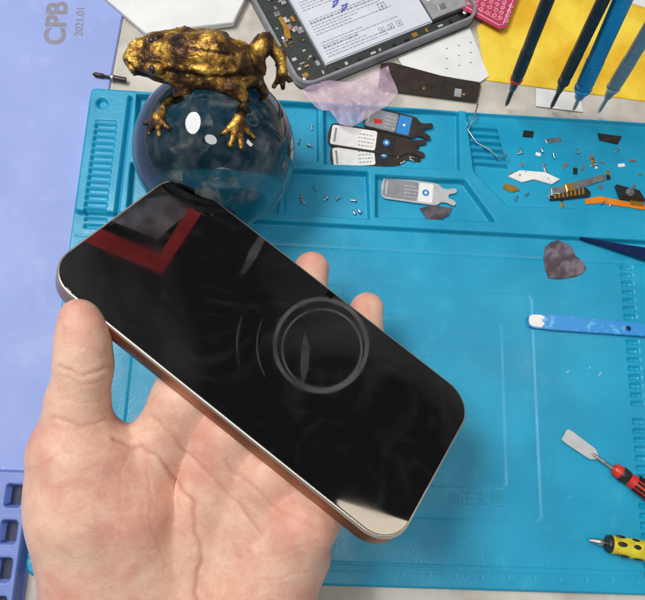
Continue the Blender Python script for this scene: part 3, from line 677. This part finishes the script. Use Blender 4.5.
bit('chip',[(524,130),(534,131),(533,137),(523,136)],.19,.08,'black','tiny black chip near top of the right compartment','chip')
bit('chip',[(598,133),(622,136),(618,144),(600,140)],.19,.06,'dark','flat brown chip near top right of the tray','chip')
bit('shield_scrap',[(545,139),(560,137),(562,141),(547,143)],.19,.04,'steel','thin bright metal sliver near the tiny black chip','scrap')
pts=[P(x,y,z) for x,y,z in ((478,104,.65),(474,118,.6),(468,130,.6),(476,142,.62),(490,150,.62),(500,160,.6),(507,156,.6),(500,150,.64))]
tag(obj('metal_wire',tube(pts,.035,8),'steel',None,True),'thin bent silver wire over the ribbed tray section','wire')
for i in range(34):
    zone=random.choice([(290,312,125,160,.19),(345,360,200,216,.19),(300,340,182,205,.19),(395,425,158,166,.19),(515,640,140,205,.19),(515,560,165,195,.19),(140,150,100,150,.19),(515,530,170,200,.19)])
    x=random.uniform(zone[0],zone[1]); y=random.uniform(zone[2],zone[3]); c=P(x,y,.2); r=random.uniform(.05,.09)
    Mx=Matrix.Translation(c+Vector((0,0,r)))@Matrix.Rotation(random.uniform(0,6.28),4,'Z')@Matrix.Rotation(math.pi/2,4,'X')
    t_=thing('tiny_screw','tiny loose silver screw lying in the tray','screw',Mx,group='tiny loose screws in the tray')
    obj('head',lathe([(-.02,r),(.04,r),(.05,r*.7)],Mx,12),'steel',t_,40); obj('thread',lathe([(-.22,.02),(-.2,.035),(-.02,.035)],Mx,8),'steel',t_,40)
for i in range(26):
    x=random.uniform(512,640); y=random.uniform(150,205); c=P(x,y,.2); a=random.uniform(0,3.1); w=random.uniform(.06,.22); h=random.uniform(.04,.12)
    tag(obj('metal_scrap',box(-w,w,-h,h,0,.05,.01,Mx=Matrix.Translation((c.x,c.y,.185))@Matrix.Rotation(a,4,'Z')),random.choice(['steel','white','gold','steel','black'])),'tiny scrap of board or foil in right tray compartment','scrap','tiny scraps in the right compartment')
for x,y in ((590,368),(600,374),(568,372)):
    c=P(x,y,.3); pts=[c+Vector((random.uniform(-.09,.09),random.uniform(-.09,.09),.02)) for _ in range(3)]
    tag(obj('lint',tube(pts,.012,6),'white'),'tiny white shred of lint on the work surface','lint','lint on the work surface')
# ------------------------------------------------------------------ tools at the right
Mx,L=frame((579,239),(700,268),.4)
t_=thing('tweezers','dark navy pointed tweezers entering from the right under the tray','tweezers',Mx)
for s,z in ((1,0),(-1,.14)):
    obj('arm',prism([(0,-.04),(1.2,-.13),(3.2,-.3),(L,-.42),(L,.42),(3.2,.3),(1.2,.13),(0,.04)],z,z+.09,.02,Mx=Mx@Matrix.Rotation(math.radians(.8*s),4,'Z')),'navy',t_)
Mx,L=frame((527,321),(720,338),.31)
t_=thing('tweezers','bright blue worn tweezers with pale rounded end on work surface','tweezers',Mx)
pts=[(0,-.1),(.05,-.24),(.2,-.33),(1.2,-.36),(4,-.31),(L,-.24),(L,.24),(4,.31),(1.2,.36),(.2,.33),(.05,.24),(0,.1)]
obj('lower_arm',prism(pts,0,.09,.02,Mx=Mx),'blue',t_)
ua=obj('upper_arm',prism(pts,.1,.2,.03,Mx=Mx@Matrix.Rotation(math.radians(-.6),4,'Y')),'blue',t_)
obj('worn_end',prism([(0.02,-.09),(.07,-.2),(.2,-.27),(.6,-.29),(.75,-.1),(.6,.05),(.78,.2),(.6,.29),(.2,.27),(.07,.2),(.02,.09)],.2,.212,Mx=Mx),'white',ua)
obj('rivet',lathe([(.2,.13),(.24,.12),(.25,.06)],Mx@Matrix.Translation((4.6,0,.02)),16),'navy',ua,40)
Mx,L=frame((565,434),(700,530),.5)
t_=thing('pry_tool','metal blade pry tool with red and black handle on work surface','pry tool',Mx)
obj('blade',prism([(0,-.24),(.08,-.3),(.25,-.31),(1.45,-.27),(1.7,-.1),(1.7,.1),(1.45,.27),(.25,.31),(.08,.3),(0,.24)],-.1,-.05,.01,Mx=Mx),'lgrey',t_)
obj('shaft',lathe([(1.4,.06),(1.65,.09),(2.7,.09)],Mx@Matrix.Translation((0,0,-.06))@Matrix.Rotation(math.pi/2,4,'Y'),12),'steel',t_,40)
hd=obj('handle',lathe([(2.45,.18),(2.55,.27),(2.8,.3),(3.2,.27),(3.5,.33),(4.4,.38),(6,.36),(L,.3)],Mx@Matrix.Translation((0,0,.05))@Matrix.Rotation(math.pi/2,4,'Y'),20),'redp',t_,40)
for k in range(5):
    a=-1.0+k*.5
    obj('black_grip',box(3.5,5.8,-.05,.05,.32,.41,.02,Mx=Mx@Matrix.Translation((0,0,.05))@Matrix.Rotation(a*1.1,4,'X')),'black',hd)
obj('collar',lathe([(2.8,.31),(2.85,.33),(3.15,.31),(3.2,.28)],Mx@Matrix.Translation((0,0,.05))@Matrix.Rotation(math.pi/2,4,'Y'),20),'black',hd,40)
Mx,L=frame((589,540),(700,562),.55)
t_=thing('screwdriver','short yellow and black ball grip screwdriver at lower right of the mat','screwdriver',Mx)
Ry=Mx@Matrix.Rotation(math.pi/2,4,'Y')
obj('shaft',lathe([(0,.05),(.15,.1),(.3,.1),(.35,.14),(.65,.14),(.7,.1),(.95,.1)],Ry,12),'steel',t_,40)
hd=obj('handle',lathe([(.72,.16),(.78,.32),(1.0,.38),(1.2,.35),(1.4,.39),(2.0,.43),(2.8,.41),(L,.38)],Ry,20),'yelp',t_,40)
obj('collar',lathe([(.70,.15),(.76,.33),(.9,.38),(.94,.37)],Ry@Matrix.Translation((0,0,-.01)),20),'black',hd,40)
rg=random.Random(4)
for k in range(9):
    x=1.35+(k//3)*.62+rg.uniform(-.12,.12); a=math.radians(-60+(k%3)*60+rg.uniform(-14,14)); s_=rg.uniform(.8,1.5)
    obj('grip_dot',lathe([(0,.13),(.04,.12),(.06,.07)],Mx@Matrix.Rotation(a,4,'X')@Matrix.Translation((x,0,.38))@Matrix.Diagonal((s_*1.5,.8,1,1)),12),'black',hd,40)
Mx,L=frame((93,74),(126,80),.25)
t_=thing('driver_bit','small dark metal bit lying above the corner of the mat','bit',Mx)
obj('bit_body',lathe([(0,.05),(.1,.11),(.5,.11),(.55,.07),(.8,.07),(.85,.13),(L,.13)],Mx@Matrix.Rotation(math.pi/2,4,'Y'),12),'dark',t_,40)
obj('bit_ring',lathe([(.88,.135),(.9,.16),(1.0,.16),(1.02,.135)],Mx@Matrix.Rotation(math.pi/2,4,'Y'),12),'steel',t_,40)
# ------------------------------------------------------------------ cm -> m
for me in {o.data for o in bpy.data.objects if o.type=='MESH'}: me.transform(Matrix.Scale(.01,4))
for o in bpy.data.objects: o.location=o.location*.01
# ------------------------------------------------------------------ light, world, camera
w=bpy.data.worlds.new('World'); S.world=w; w.use_nodes=True
wn=w.node_tree; bg=wn.nodes['Background']; bg.inputs[1].default_value=.24
tc=wn.nodes.new('ShaderNodeTexCoord'); nn=wn.nodes.new('ShaderNodeTexNoise'); nn.inputs['Scale'].default_value=3.0; nn.inputs['Detail'].default_value=5; nn.inputs['Distortion'].default_value=.6
cr_=wn.nodes.new('ShaderNodeValToRGB'); e=cr_.color_ramp.elements
e[0].position=.42; e[0].color=(.32,.34,.37,1); e[1].position=.68; e[1].color=(3.3,3.35,3.4,1)
wn.links.new(tc.outputs['Generated'],nn.inputs['Vector']); wn.links.new(nn.outputs['Fac'],cr_.inputs[0]); wn.links.new(cr_.outputs[0],bg.inputs[0])
def area(name,loc,tgt,sx,sy,watt,col,spin=0):
    l=bpy.data.lights.new(name,'AREA'); l.shape='ELLIPSE'; l.energy=watt; l.size=sx; l.size_y=sy; l.color=col
    o=bpy.data.objects.new(name,l); C.objects.link(o); o.location=loc
    q=(Vector(tgt)-Vector(loc)).to_track_quat('-Z','Y'); o.rotation_mode='QUATERNION'; o.rotation_quaternion=q@Quaternion((0,0,1),spin)
area('ceiling_panel',(-.50,.34,1.1),(0,.1,0),.62,.40,12.5,(1,.98,.95),.5)
area('ceiling_panel',(-.02,-.15,1.4),(0,.1,0),.4,.3,3.6,(1,.98,.96),-.3)
cd=bpy.data.cameras.new('Camera'); co_=bpy.data.objects.new('Camera',cd); C.objects.link(co_); S.camera=co_
cd.sensor_width=36; cd.lens=F/645*36; cd.clip_start=.01; cd.clip_end=20
ax=RT@Vector((1,0,0)); ay=RT@Vector((0,-1,0)); az=RT@Vector((0,0,-1))
mw=Matrix((ax,ay,az)).transposed().to_4x4(); mw.translation=CAM*.01; co_.matrix_world=mw
S.view_settings.view_transform='Standard'; S.view_settings.look='None'; S.view_settings.exposure=0
